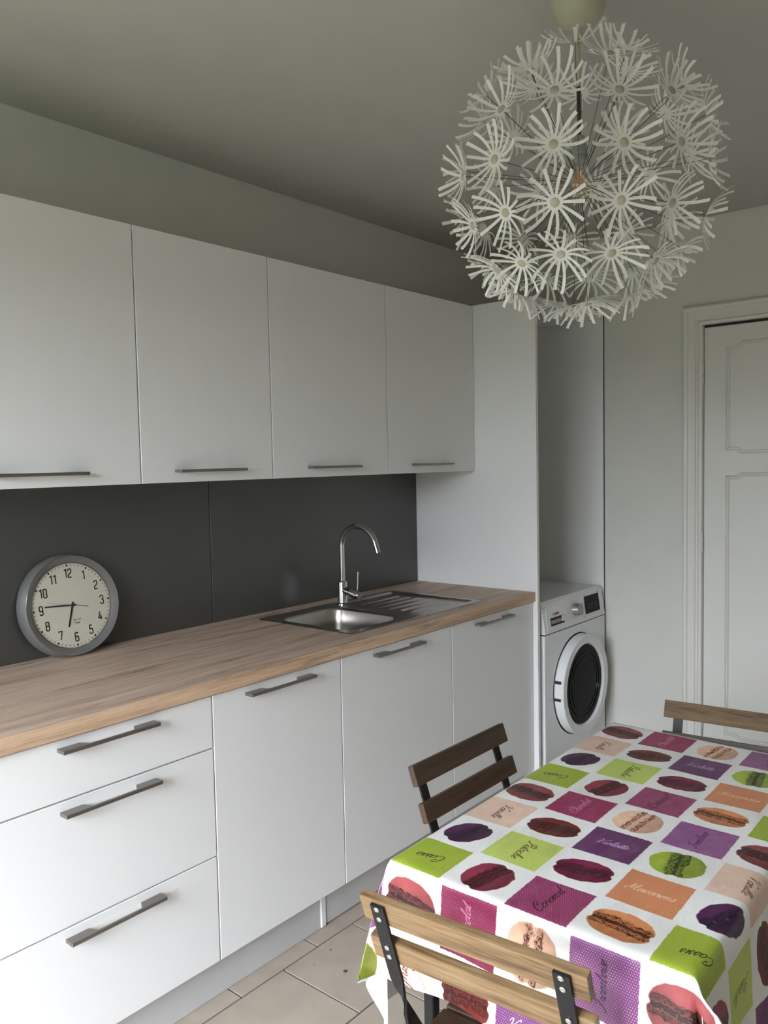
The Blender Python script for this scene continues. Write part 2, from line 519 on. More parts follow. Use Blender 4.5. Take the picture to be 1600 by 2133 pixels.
# worktop with sink cut-out
SX0, SX1, SY0, SY1 = -1.075, -.300, -.562, -.092       # sink outline
cx0, cx1, cy0, cy1 = SX0 + .015, SX1 - .015, SY0 + .015, SY1 - .015
t = thing('worktop', (-1.15, -.3, ztop), 'wood-effect worktop running along the kitchen wall up to the side panel', 'worktop')
bm = B()
z0w, z1w = ztop, zw
xa, xb, ya, yb = -2.3, -.001, -Dw + .0012, -.012
box(bm, xa, cx0, ya, yb, z0w, z1w); box(bm, cx1, xb, ya, yb, z0w, z1w)
box(bm, cx0, cx1, ya, cy0, z0w, z1w); box(bm, cx0, cx1, cy1, yb, z0w, z1w)
bmesh.ops.remove_doubles(bm, verts=bm.verts, dist=1e-5)
make('top_board', bm, MW['oak'], t)
bm = box(B(), xa, xb, -Dw - .0002, -Dw + .0012, z0w, z1w + .0002, .0005)
make('edge_band', bm, MW['oakedge'], t, 'lighter wood-effect front edge band')

# splashback panels, side panel, niche panels
for x0, x1, lb in ((-2.3, -1.2102, 'dark grey satin splashback panel behind the clock'), (-1.2068, -.001, 'dark grey satin splashback panel behind the tap')):
    o = make('splashback', box(B(), x0, x1, -.0085, -.0005, zw + .0004, zub - .001, .0006), MW['splash']); tag(o, lb, 'splashback', 'dark grey splashback panels')
o = make('side_panel', box(B(), 0.0, .018, -.6455, -.0005, .0, 2.1415, .0008), MW['white']); tag(o, 'tall white side panel between the worktop and the washing machine', 'panel')
o = make('side_panel', box(B(), XR - .0075, XR - .0005, -.6385, -.0005, .0, 2.1415, .0006), MW['white']); make('joint_shadow', box(B(), XR - .0075, XR - .0003, -.6415, -.6386, .0, 2.1415), MW['seal'], o); tag(o, 'thin white panel on the end wall to the right of the washing machine', 'panel')  # dark strip on the panel edge paints the joint's shadow line
o = make('niche_top_board', box(B(), .0185, XR - .008, -.640, -.0008, 2.1235, 2.1415, .0008), MW['white']); tag(o, 'white board closing the top of the washing machine niche behind the pendant lamp', 'panel')

# ================================================================ SINK
def rrect(x0, x1, y0, y1, r, n=6):
    P = []
    for cx, cy, a in ((x1 - r, y1 - r, 0), (x0 + r, y1 - r, 90), (x0 + r, y0 + r, 180), (x1 - r, y0 + r, 270)):
        for k in range(n + 1):
            t = math.radians(a + 90 * k / n); P.append((cx + r * math.cos(t), cy + r * math.sin(t)))
    return P
bx0, bx1, by0, by1 = -1.046, -.742, -.522, -.168
sink = thing('sink', ((SX0 + SX1) / 2, (SY0 + SY1) / 2, zw), 'inset stainless steel sink with one bowl on the left and a ridged drainer', 'sink')
zs = zw + .0025
bm = B()
# flat deck: outer rim loop, with bowl hole and drainer hole, built with triangle fill
dx0, dx1, dy0, dy1 = -.700, -.325, -.538, -.116
loops = [rrect(SX0 + .004, SX1 - .004, SY0 + .004, SY1 - .004, .012, 4), rrect(bx0, bx1, by0, by1, .055, 8), rrect(dx0, dx1, dy0, dy1, .02, 5)]
es = []
for L in loops:
    vs = [bm.verts.new((x, y, zs)) for x, y in L]
    es += [bm.edges.new((vs[i], vs[(i + 1) % len(vs)])) for i in range(len(vs))]
bmesh.ops.triangle_fill(bm, use_beauty=True, use_dissolve=False, edges=es, normal=(0, 0, 1))
def bridge(bm, La, za, Lb, zb_):
    A = [bm.verts.new((x, y, za)) for x, y in La]; Bv = [bm.verts.new((x, y, zb_)) for x, y in Lb]
    n_ = len(A); fs = [bm.faces.new((A[i], A[(i + 1) % n_], Bv[(i + 1) % n_], Bv[i])) for i in range(n_)]
    for f in fs: f.smooth = True
    return A, Bv
bridge(bm, loops[0], zs, rrect(SX0, SX1, SY0, SY1, .014, 4), zw + .0004)
bmesh.ops.remove_doubles(bm, verts=bm.verts, dist=1e-5)
bmesh.ops.recalc_face_normals(bm, faces=bm.faces)
for f in bm.faces:
    if abs(f.normal.z) > .9 and f.normal.z < 0: f.normal_flip()
make('deck', bm, MW['steel'], sink)
bm = B()
n8 = 8
steps = [(0, 0), (.003, -.002), (.006, -.008), (.010, -.06), (.014, -.13), (.022, -.148), (.045, -.156)]
rings = [[bm.verts.new((x, y, zs + dz)) for x, y in rrect(bx0 + o, bx1 - o, by0 + o, by1 - o, max(.055 - o * .3, .02), n8)] for o, dz in steps]
for a, c in zip(rings, rings[1:]):
    for i in range(len(a)): bm.faces.new((a[i], a[(i + 1) % len(a)], c[(i + 1) % len(a)], c[i])).smooth = True
bm.faces.new(rings[-1])
bmesh.ops.recalc_face_normals(bm, faces=bm.faces)
bmesh.ops.reverse_faces(bm, faces=bm.faces)
make('bowl', bm, MW['steel'], sink)
bm = lathe(B(), [(.0, .002), (.028, .002), (.033, .004), (.040, .003), (.042, 0)], Matrix.Translation(((bx0 + bx1) / 2, (by0 + by1) / 2, zs - .156)), 28)
make('drain', bm, MW['chrome'], sink)
# drainer tray: sunk plane with raised ridges running to the bowl
bm = B()
nx, ny = 60, 78
def dz(u, v):
    # u along x (0 = bowl side), v along y
    e = min(u, 1 - u) * (dx1 - dx0); f = min(v, 1 - v) * (dy1 - dy0)
    edge = min(1, min(e, f) / .012)
    z = -.008 * (.5 - .5 * math.cos(PI * edge))
    w = .5 - .5 * math.cos(2 * PI * v * 8)
    rid = max(0, w - .55) / .45
    if .09 < v < .91: z += .0062 * rid * min(1, max(0, (u - .10) / .08)) * min(1, max(0, (.90 - u) / .07))
    return z
g = [[bm.verts.new((dx0 + (dx1 - dx0) * i / nx, dy0 + (dy1 - dy0) * k / ny, zs + dz(i / nx, k / ny))) for k in range(ny + 1)] for i in range(nx + 1)]
for i in range(nx):
    for k in range(ny): bm.faces.new((g[i][k], g[i + 1][k], g[i + 1][k + 1], g[i][k + 1])).smooth = True
make('drainer', bm, MW['steel'], sink)

# ================================================================ TAP
fx, fy = -.676, -.150
tap = thing('kitchen_tap', (fx, fy, zs), 'chrome kitchen tap with a tall swan-neck spout behind the sink bowl', 'tap')
mb = Matrix.Translation((fx, fy, zs))
make('base', lathe(B(), [(0, 0), (.026, 0), (.026, .004), (.0195, .007), (.0185, .010), (.0185, .088), (.0165, .092), (.0125, .094), (.0125, .100), (0, .100)], mb, 32), MW['chrome'], tap)
R_ = .089
za = 1.137
pts = [(fx, fy, zs + .095), (fx, fy, za - .04)]
for k in range(0, 25):
    a = PI - (PI * .92) * k / 24
    pts.append((fx, fy - R_ - R_ * math.cos(a), za + R_ * .92 * math.sin(a)))
last = Vector(pts[-1]); pts.append(tuple(last + (last - Vector(pts[-2])).normalized() * .040))
make('spout', tube(B(), pts, .0112, 16), MW['chrome'], tap)
ax = Vector((.06, -1, -.22)).normalized()
q = ax.to_track_quat('Z', 'Y').to_matrix().to_4x4()
mm_ = Matrix.Translation((fx, fy, zs + .058)) @ q
make('valve_body', lathe(B(), [(0, 0), (.016, 0), (.016, .045), (.0145, .047), (.0165, .049), (.0165, .082), (.014, .087), (0, .088)], mm_, 28), MW['chrome'], tap)
p0 = Vector((fx, fy, zs + .058)) + ax * .076
make('lever', tube(B(), [p0 + Vector((0, 0, .012)), p0 + Vector((.001, -.002, .04)), p0 + Vector((.002, -.003, .075)), p0 + Vector((.003, -.004, .092))], [.0042, .0036, .0042, .005], 10), MW['chrome'], tap)

# ================================================================ STROKE LETTERING
LET = {
 'a': (1.15, [[(.95,.82),(.55,1.02),(.12,.55),(.28,.02),(.7,.25),(.98,.95),(.86,.2),(1.15,.15)]]),
 'b': (1.0, [[(0,.3),(.45,1.5),(.35,2.1),(.15,1.4),(.15,.3),(.4,0),(.8,.3),(.7,.9),(.9,1.0),(1.0,.9)]]),
 'c': (.9, [[(.8,.78),(.55,1.02),(.12,.5),(.35,0),(.9,.3)]]),
 'd': (1.1, [[(.9,.8),(.5,1),(.12,.5),(.3,.02),(.7,.3),(1.1,2.0),(.85,.3),(1.1,.1)]]),
 'e': (.85, [[(.05,.35),(.7,.7),(.5,1.02),(.12,.5),(.35,0),(.85,.3)]]),
 'g': (1.0, [[(.9,.8),(.5,1),(.12,.5),(.3,.05),(.7,.3),(.9,.9),(.75,-.6),(.3,-1),(.15,-.6),(1.0,.2)]]),
 'h': (1.15, [[(0,.3),(.5,1.5),(.42,2.1),(.2,1.5),(.12,.0)],[(.14,.5),(.55,1.02),(.78,.75),(.72,.15),(.85,0),(1.15,.25)]]),
 'i': (.5, [[(0,.3),(.22,1),(.16,.15),(.5,.2)],[(.3,1.45),(.34,1.5)]]),
 'k': (1.0, [[(0,.3),(.5,1.5),(.42,2.1),(.2,1.5),(.12,.0)],[(.7,1),(.2,.55),(.8,.0),(1,.2)]]),
 'l': (.6, [[(0,.3),(.5,1.4),(.45,2.15),(.2,1.5),(.18,.2),(.6,.2)]]),
 'm': (1.7, [[(0,.6),(.2,1),(.18,0)],[(.2,.55),(.55,1.02),(.72,.75),(.68,0)],[(.7,.55),(1.05,1.02),(1.25,.75),(1.2,.12),(1.7,.25)]]),
 'n': (1.2, [[(0,.6),(.2,1),(.18,0)],[(.2,.55),(.55,1.02),(.78,.75),(.74,.12),(1.2,.25)]]),
 'o': (1.0, [[(.6,1.0),(.12,.55),(.35,0),(.8,.4),(.62,1.0),(1.0,.85)]]),
 'r': (.85, [[(0,.4),(.3,1.1),(.4,.85),(.7,.85),(.58,.2),(.85,.2)]]),
 's': (.7, [[(0,.25),(.42,1.1),(.55,.35),(.3,0),(.08,.2)],[(.3,0),(.7,.25)]]),
 't': (.6, [[(0,.3),(.38,1.75),(.2,.3),(.4,.02),(.6,.25)],[(.08,1.25),(.65,1.3)]]),
 'w': (1.5, [[(.05,.9),(.2,1),(.22,.1),(.7,.9),(.75,.1),(1.2,1),(1.5,.9)]]),
 'C': (1.7, [[(1.35,1.55),(1.5,2.1),(1.0,2.25),(.35,1.6),(.2,.7),(.6,0),(1.2,.15),(1.6,.5)],[(1.35,1.55),(1.1,1.3),(1.0,1.6)]]),
 'P': (1.5, [[(.2,1.4),(.1,1.9),(.7,2.3),(1.4,2.0),(1.3,1.3),(.7,1.1)],[(.75,2.1),(.5,.5),(.15,-.05),(-.15,.2)]]),
 'V': (1.5, [[(-.1,1.6),(.15,2.1),(.45,1.9),(.5,.1),(1.1,1.6),(1.6,2.25),(1.75,2.0)]]),
 'M': (2.1, [[(-.2,.1),(.1,.0),(.55,2.1),(.75,.3),(1.5,2.2),(1.5,.2),(2.1,.2)]]),
 'F': (1.4, [[(.1,1.8),(.4,2.2),(1.6,2.15)],[(.85,2.1),(.55,.4),(.1,-.05),(-.15,.2)],[(.4,1.15),(1.2,1.2)]]),
 'N': (1.7, [[(-.1,0),(.4,2),(1.1,.05),(1.5,2.1)]]),
 'Y': (1.4, [[(.1,2.1),(.3,1.2),(.8,1.3)],[(1.2,2.1),(.7,.8),(.3,-.3)]]),
 'D': (1.6, [[(.5,2.0),(.3,.1),(1.1,.1),(1.5,1.1),(1.1,2.0),(.1,1.9)]]),
}
def catmull(P, n=7):
    P = [np.array(p, float) for p in P]
    if len(P) < 3: return P
    Q = [2 * P[0] - P[1]] + P + [2 * P[-1] - P[-2]]
    out = []
    for i in range(1, len(Q) - 2):
        p0, p1, p2, p3 = Q[i - 1:i + 3]
        for k in range(n):
            t = k / n
            out.append(.5 * ((2 * p1) + (-p0 + p2) * t + (2 * p0 - 5 * p1 + 4 * p2 - p3) * t * t + (-p0 + 3 * p1 - 3 * p2 + p3) * t ** 3))
    out.append(P[-1]); return out
def script_lines(word, xh, slant=.42):
    """polylines, centred on the origin"""
    x = 0; L = []
    for ch in word:
        if ch == ' ': x += .8; continue
        w, st = LET[ch]
        for s in st: L.append([np.array([(x + p[0] + slant * p[1]) * xh, p[1] * xh]) for p in catmull(s)])
        x += w
    cx = (x + .4) * xh / 2
    return [[p - np.array([cx, xh * .6]) for p in s] for s in L]

# ================================================================ TABLECLOTH PRINT (drawn here, procedurally)
PPM = 1500
A0, A1, B0, B1 = 1.10, 2.28, -2.26, -.66
IW, IH = int((A1 - A0) * PPM), int((B1 - B0) * PPM)
rng = np.random.RandomState(5)
img = np.ones((IH, IW, 3), np.float32) * np.array([.955, .955, .95], np.float32)
def smooth_noise(h, w, cell):
    gh, gw = int(h / cell) + 3, int(w / cell) + 3
    g = rng.rand(gh, gw).astype(np.float32)
    yy = np.arange(h) / cell; xx = np.arange(w) / cell
    yi = yy.astype(int); xi = xx.astype(int)
    fy_ = (yy - yi)[:, None]; fx_ = (xx - xi)[None]
    fy_ = fy_ * fy_ * (3 - 2 * fy_); fx_ = fx_ * fx_ * (3 - 2 * fx_)
    return (g[yi][:, xi] * (1 - fy_) * (1 - fx_) + g[yi + 1][:, xi] * fy_ * (1 - fx_) + g[yi][:, xi + 1] * (1 - fy_) * fx_ + g[yi + 1][:, xi + 1] * fy_ * fx_)
PX = .120
_vt = rng.rand(64, 64).astype(np.float32)
def vn(X, Y):
    xi = np.floor(X).astype(int); yi = np.floor(Y).astype(int); fx_ = X - xi; fy_ = Y - yi
    fx_ = fx_ * fx_ * (3 - 2 * fx_); fy_ = fy_ * fy_ * (3 - 2 * fy_)
    a = _vt[xi % 64, yi % 64]; c = _vt[(xi + 1) % 64, yi % 64]; d = _vt[xi % 64, (yi + 1) % 64]; e = _vt[(xi + 1) % 64, (yi + 1) % 64]
    return a * (1 - fx_) * (1 - fy_) + c * fx_ * (1 - fy_) + d * (1 - fx_) * fy_ + e * fx_ * fy_
def cell_patch(k, j, half=.060):
    ca = 1.465 + (j * .1212); cb = -1.028 - PX * k + .001
    i0 = int((cb - half - B0) * PPM); i1 = int((cb + half - B0) * PPM)
    j0 = int((ca - half - A0) * PPM); j1 = int((ca + half - A0) * PPM)
    i0c, i1c, j0c, j1c = max(i0, 0), min(i1, IH), max(j0, 0), min(j1, IW)
    if i0c >= i1c or j0c >= j1c: return None
    b_ = (np.arange(i0c, i1c) + .5) / PPM + B0 - cb
    a_ = (np.arange(j0c, j1c) + .5) / PPM + A0 - ca
    Bq, Aq = np.meshgrid(b_, a_, indexing='ij')
    return (slice(i0c, i1c), slice(j0c, j1c)), Aq.astype(np.float32), Bq.astype(np.float32)
def sstep(x, a, c):
    t = np.clip((x - a) / (c - a), 0, 1); return t * t * (3 - 2 * t)
def blend(reg, col, al):
    img[reg] = img[reg] * (1 - al[..., None]) + np.asarray(col, np.float32) * al[..., None]
SQ = {  # (k mod 4, j mod 4): colour, weave strength, word, angle, text colour
 (3, 0): ((.63, .71, .24), .10, 'Cassis', 193, (.16, .14, .03)),
 (1, 0): ((.89, .76, .68), .0, 'Vanille', 272, (.30, .12, .08)),
 (2, 1): ((.76, .83, .42), .05, 'Pistache', 272, (.28, .20, .06)),
 (0, 1): ((.57, .13, .31), .38, 'Chocolat', 90, (.90, .62, .76)),
 (3, 2): ((.57, .19, .37), .42, 'Caramel', 86, (.20, .02, .10)),
 (1, 2): ((.37, .155, .36), .36, 'Violette', 2, (.88, .78, .92)),
 (2, 3): ((.84, .54, .37), .26, 'Macarons', 2, (.98, .86, .76)),
 (0, 3): ((.54, .29, .52), .60, 'Framboise', 90, (.22, .06, .26)),
}
MC = {  # colour dome, feet, filling, angle, long, short
 (3, 1): ((.52, .17, .26), (.30, .05, .10), (.16, .03, .05), 75, .050, .041),
 (3, 3): ((.82, .53, .34), (.72, .42, .22), (.22, .08, .04), -4, .053, .039),
 (2, 0): ((.28, .10, .27), (.20, .05, .22), (.12, .04, .15), 62, .049, .038),
 (2, 2): ((.45, .08, .25), (.36, .04, .17), (.20, .02, .09), 10, .053, .037),
 (1, 1): ((.42, .13, .11), (.30, .07, .06), (.18, .03, .03), 8, .053, .037),
 (1, 3): ((.60, .68, .22), (.38, .46, .08), (.12, .16, .03), 98, .047, .048),
 (0, 0): ((.52, .23, .24), (.30, .11, .11), (.10, .03, .03), -8, .055, .043),
 (0, 2): ((.91, .73, .62), (.80, .56, .45), (.22, .07, .05), 84, .050, .046),
}
def lin(c): return c
for k in range(-4, 12):
    for j in range(-4, 9):
        if (k + j) % 2:
            r = cell_patch(k, j)
            if r is None: continue
            reg, Aq, Bq = r
            col, wv, word, ang, tcol = SQ[(k % 4, j % 4)]
            hs = .0562
            nz = smooth_noise(*Aq.shape, 3.2) * .0016 if wv > .1 or k % 4 == 3 else 0
            dd = np.maximum(np.abs(Aq), np.abs(Bq)) + nz
            cr = np.maximum(np.hypot(np.maximum(np.abs(Aq) - hs + .004, 0), np.maximum(np.abs(Bq) - hs + .004, 0)) - .004, 0)
            al = 1 - sstep(np.maximum(dd - hs, cr - .0008), -.0006, .0006)
            blend(reg, col, al)
            if wv:
                pit = .0041
                ph = (np.floor(Bq / pit) % 2) * .5
                dots = np.hypot(((Aq / pit + ph) % 1) - .5, ((Bq / pit) % 1) - .5)
                dm = (1 - sstep(dots, .17, .34)) * (.45 + .8 * smooth_noise(*Aq.shape, 26))
                blend(reg, (.95, .90, .95) if wv > .2 else (.8, .86, .5), np.clip(dm * wv * al, 0, 1))
            else:
                sh = smooth_noise(*Aq.shape, 22)
                blend(reg, (.96, .88, .82), al * sh * .35)
            xh = {'Framboise': .0082, 'Macarons': .0088, 'Chocolat': .0096, 'Violette': .0096}.get(word, .0102)
            th = math.radians(ang); ct, st = math.cos(th), math.sin(th)
            dist = np.full(Aq.shape, 1.0, np.float32)
            for line in script_lines(word, xh):
                for p, q_ in zip(line, line[1:]):
                    P_ = (p[0] * ct - p[1] * st, p[0] * st + p[1] * ct); Q_ = (q_[0] * ct - q_[1] * st, q_[0] * st + q_[1] * ct)
                    vx, vy = Q_[0] - P_[0], Q_[1] - P_[1]; L2 = vx * vx + vy * vy + 1e-12
                    tt = np.clip(((Aq - P_[0]) * vx + (Bq - P_[1]) * vy) / L2, 0, 1)
                    wd = 1.0 if (q_[1] < p[1]) else 1.7
                    np.minimum(dist, np.hypot(Aq - P_[0] - tt * vx, Bq - P_[1] - tt * vy) * wd, out=dist)
            blend(reg, tcol, (1 - sstep(dist, .0006, .0014)) * .9)
        else:
            r = cell_patch(k, j, .064)
            if r is None: continue
            reg, Aq, Bq = r
            dome, feet, fill, ang, lo, sh_ = MC[(k % 4, j % 4)]
            th = math.radians(ang); ct, st = math.cos(th), math.sin(th)
            p = Aq * ct + Bq * st; q_ = -Aq * st + Bq * ct
            n1 = smooth_noise(*Aq.shape, 5) - .5; n2 = smooth_noise(*Aq.shape, 9) - .5; n3 = smooth_noise(*Aq.shape, 16) - .5
            q_ = q_ + .0035 * n3 + 1.6 * p * p * .3
            e = (np.abs(p / lo) ** 2.3 + np.abs(q_ / sh_) ** 2.1) + .04 * n2
            # notch at both ends where the filling sits
            e = e + .35 * np.exp(-(q_ / .0045) ** 2) * sstep(np.abs(p) / lo, .80, 1.0)
            al = 1 - sstep(e, .92, 1.04)
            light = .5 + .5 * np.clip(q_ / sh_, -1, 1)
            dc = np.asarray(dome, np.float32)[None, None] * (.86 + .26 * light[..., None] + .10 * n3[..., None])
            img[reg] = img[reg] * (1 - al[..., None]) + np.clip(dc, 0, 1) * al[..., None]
            so = k * 7.3 + j * 3.1
            q_ = q_ + .0022 * (vn(p * 160 + so, q_ * 60 + so) - .5)
            edge_in = 1 - sstep(e, .70, .98)
            # soft sheen print on the upper shell, darker rim below
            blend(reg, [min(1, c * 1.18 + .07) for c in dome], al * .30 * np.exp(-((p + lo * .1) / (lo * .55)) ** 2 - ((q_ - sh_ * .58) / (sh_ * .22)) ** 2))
            aq = np.abs(q_ + .0018 * n1)
            fb = sstep(aq, .0045, .0065) * (1 - sstep(aq, .0125, .0150))
            fb = fb * al * (1 - sstep(np.abs(p) / lo, .90, 1.0))
            blend(reg, feet, fb * .75)
            spots = sstep(n1 + .6 * (smooth_noise(*Aq.shape, 3) - .5), .22, .34)
            blend(reg, fill, fb * spots * .9)
            st_ = sstep(vn(p * 230 + so, q_ * 900 + 5), .60, .78) * (1 - sstep(aq, .0150, .0195)) * al * edge_in
            blend(reg, fill, st_ * .8)
            lines = 1 - sstep(np.abs(aq - .0140 - .0022 * n2), .0005, .0016)
            blend(reg, fill, lines * al * (1 - sstep(np.abs(p) / lo, .82, .95)) * (sstep(n2 + .5, .30, .55)) * .75)
            fm = (1 - sstep(aq, .0030, .0052)) * (1 - sstep(np.abs(p) / lo, .86, .97))
            blend(reg, fill if (k % 4, j % 4) != (0, 2) else (.93, .80, .70), fm * al * .85)
            hi = fm * sstep(n1 + n2 * .3, .30, .40) * al
            blend(reg, [min(1, c + .45) for c in fill], hi * .5)
pix = np.ones((IH, IW, 4), np.float32); pix[..., :3] = np.clip(img, 0, 1)
im = D.images.new('tablecloth_print', IW, IH, alpha=False)
im.colorspace_settings.name = 'sRGB'
im.pixels.foreach_set(pix.ravel()); im.update(); im.pack()
m, n, l, b = nt('printed_oilcloth')
ti = n.new('ShaderNodeTexImage'); ti.image = im; ti.extension = 'EXTEND'
uvn = n.new('ShaderNodeUVMap'); uvn.uv_map = 'print'
l.new(uvn.outputs[0], ti.inputs[0])
geo = n.new('ShaderNodeNewGeometry')
mxc = n.new('ShaderNodeMix'); mxc.data_type = 'RGBA'; mxc.inputs['B'].default_value = (.88, .88, .89, 1)
l.new(geo.outputs['Backfacing'], mxc.inputs['Factor']); l.new(ti.outputs[0], mxc.inputs['A'])
l.new(mxc.outputs['Result'], b.inputs['Base Color'])
b.inputs['Roughness'].default_value = .36
tc = n.new('ShaderNodeTexCoord')
mpp = n.new('ShaderNodeMapping'); mpp.inputs['Scale'].default_value = (5, 16, 5); mpp.inputs['Rotation'].default_value = (0, 0, .5)
l.new(tc.outputs['Object'], mpp.inputs['Vector'])
tn = n.new('ShaderNodeTexNoise'); tn.inputs['Scale'].default_value = 1.5; tn.inputs['Detail'].default_value = 5
l.new(mpp.outputs['Vector'], tn.inputs['Vector'])
bp = n.new('ShaderNodeBump'); bp.inputs['Strength'].default_value = .8; bp.inputs['Distance'].default_value = .009
l.new(tn.outputs['Fac'], bp.inputs['Height']); l.new(bp.outputs['Normal'], b.inputs['Normal'])
MW['cloth'] = m
MW['brown'].node_tree.nodes['Principled BSDF'].inputs['Specular IOR Level'].default_value = .25

# ================================================================ TABLE
TX0, TX1, TY0, TY1, TZ = -1.917, -.958, -1.957, -1.413, .741
tab = thing('folding_table', ((TX0 + TX1) / 2, (TY0 + TY1) / 2, 0), 'rectangular folding table hidden under the printed tablecloth', 'table')
nb = 7
w = (TY1 - TY0) / nb
for i in range(nb):
    make('slat', box(B(), TX0 + .002, TX1 - .002, TY0 + i * w + .002, TY0 + (i + 1) * w - .002, TZ - .018, TZ, .002), MW['acacia'], tab)
for s in (TX0 + .08, TX1 - .08):
    make('crossbar', box(B(), s - .015, s + .015, TY0 + .02, TY1 - .02, TZ - .034, TZ - .0185), MW['black'], tab)
for s in (TX0 + .06, TX1 - .06):
    for yy in (TY0 + .04, TY1 - .04):
        make('leg', box(B(), s - .011, s + .011, yy - .011, yy + .011, .0, TZ - .0345, .002), MW['black'], tab)

# tablecloth: flat pattern coordinates (X along b, Y along a) draped over the edges
CX0, CX1, CY0, CY1 = -1.925, -.950, -1.965, -1.405
zc = TZ + .005
oN, oF, oR, oL = .205, .22, .36, .30        # overhang near / far / right(-y) / left(+y)
step = .0065
us = np.arange(CX0 - oN, CX1 + oF + 1e-6, step); vs_ = np.arange(CY0 - oR, CY1 + oL + 1e-6, step)
def nrm(v): v = np.array(v, float); return v / np.linalg.norm(v)
def polyslerp(keys, t):
    for (t0, a), (t1, c) in zip(keys, keys[1:]):
        if t <= t1 + 1e-9:
            f = (t - t0) / (t1 - t0); f = f * f * (3 - 2 * f)
            return nrm(nrm(a) * (1 - f) + nrm(c) * f)
    return nrm(keys[-1][1])
# directions of the hanging cloth for angle 0 (along the x edge) to 90 deg (along the y edge)
KNL = [(0, (-.10, 0, -1)), (14, (-.40, .03, -1)), (30, (-.12, .13, -1)), (50, (-.07, -.05, -1)), (70, (.0, .04, -1)), (90, (0, .055, -1))]
KNR = [(0, (-.10, -.03, -1)), (8, (.20, .12, -1)), (14, (.04, -.06, -1)), (26, (-.03, -.24, -1)), (46, (.12, -.62, -1)), (66, (.10, -.30, -1)), (90, (0, -.10, -1))]
KF = lambda sy: [(0, (.07, 0, -1)), (45, (.45, sy * .45, -1)), (90, (0, .055 if sy > 0 else -.09, -1))]
def fabric(u, v):
    ax_ = CX0 - u if u < CX0 else (u - CX1 if u > CX1 else 0)
    ay_ = CY0 - v if v < CY0 else (v - CY1 if v > CY1 else 0)
    cx = min(max(u, CX0), CX1); cy = min(max(v, CY0), CY1)
    if ax_ == 0 and ay_ == 0:
        z = zc + .0006 * math.sin(u * 23 + v * 9) + .0005 * math.sin(v * 31 - u * 7)
        return (u, v, z)
    if ay_ == 0:
        near = u < CX0
        d = nrm((-.10 - .05 * math.sin(v * 26 + 1.2) * min(1, ax_ / .15), 0, -1)) if near else nrm((.07 + .03 * math.sin(v * 20), 0, -1))
        return tuple(np.array((cx, v, zc)) + d * ax_)
    if ax_ == 0:
        sy = -1 if v < CY0 else 1
        d = nrm((0, sy * ((.055 + .03 * math.sin(u * 19) * min(1, ay_ / .15)) if sy > 0 else (.09 + .05 * math.sin(u * 19) * min(1, ay_ / .15))), -1))
        return tuple(np.array((u, cy, zc)) + d * ay_)
    r = math.hypot(ax_, ay_); ph = math.degrees(math.atan2(ay_, ax_))
    near = u < CX0; left = v > CY1
    K = (KNL if left else KNR) if near else KF(1 if left else -1)
    d = polyslerp(K, ph)
    return tuple(np.array((cx, cy, zc)) + d * r)
nu, nv = len(us), len(vs_)
P = np.array([[fabric(u, v) for v in vs_] for u in us])
P0 = P.copy()
ovx = np.maximum(np.maximum(CX0 - us, us - CX1), 0)[:, None]; ovy = np.maximum(np.maximum(CY0 - vs_, vs_ - CY1), 0)[None]
ovr = np.hypot(ovx, ovy)
wsm = (1 - .97 * np.clip((ovr - .018) / .035, 0, 1))[..., None]
for it in range(12):
    Q = P.copy()
    Q[1:-1, 1:-1] = (P[:-2, 1:-1] + P[2:, 1:-1] + P[1:-1, :-2] + P[1:-1, 2:]) / 4
    Q[0, 1:-1] = (P[0, :-2] + P[0, 2:]) / 2; Q[-1, 1:-1] = (P[-1, :-2] + P[-1, 2:]) / 2
    P = P + (Q - P) * .5 * wsm
# keep the cloth on the board
ins = (P[..., 0] > TX0 - .004) & (P[..., 0] < TX1 + .004) & (P[..., 1] > TY0 - .004) & (P[..., 1] < TY1 + .004)
P[..., 2] = np.where(ins & (P[..., 2] > .70), np.maximum(P[..., 2], TZ + .0025), P[..., 2])
me = D.meshes.new('tablecloth')
faces = [(i * nv + k, (i + 1) * nv + k, (i + 1) * nv + k + 1, i * nv + k + 1) for i in range(nu - 1) for k in range(nv - 1)]
me.from_pydata([tuple(p) for p in P.reshape(-1, 3)], [], faces)
uvl = me.uv_layers.new(name='print')
ui = np.repeat(us, nv); vi = np.tile(vs_, nu)
UV = np.stack([((-vi) - A0) / (A1 - A0), (ui - B0) / (B1 - B0)], 1)
li = np.empty(len(me.loops), np.int32); me.loops.foreach_get('vertex_index', li)
uvl.data.foreach_set('uv', UV[li].astype(np.float32).ravel())
me.shade_smooth(); me.materials.append(MW['cloth'])
o = D.objects.new('tablecloth', me); COL.objects.link(o)
tag(o, 'white vinyl tablecloth printed with coloured squares and macarons, draped over the table', 'tablecloth')

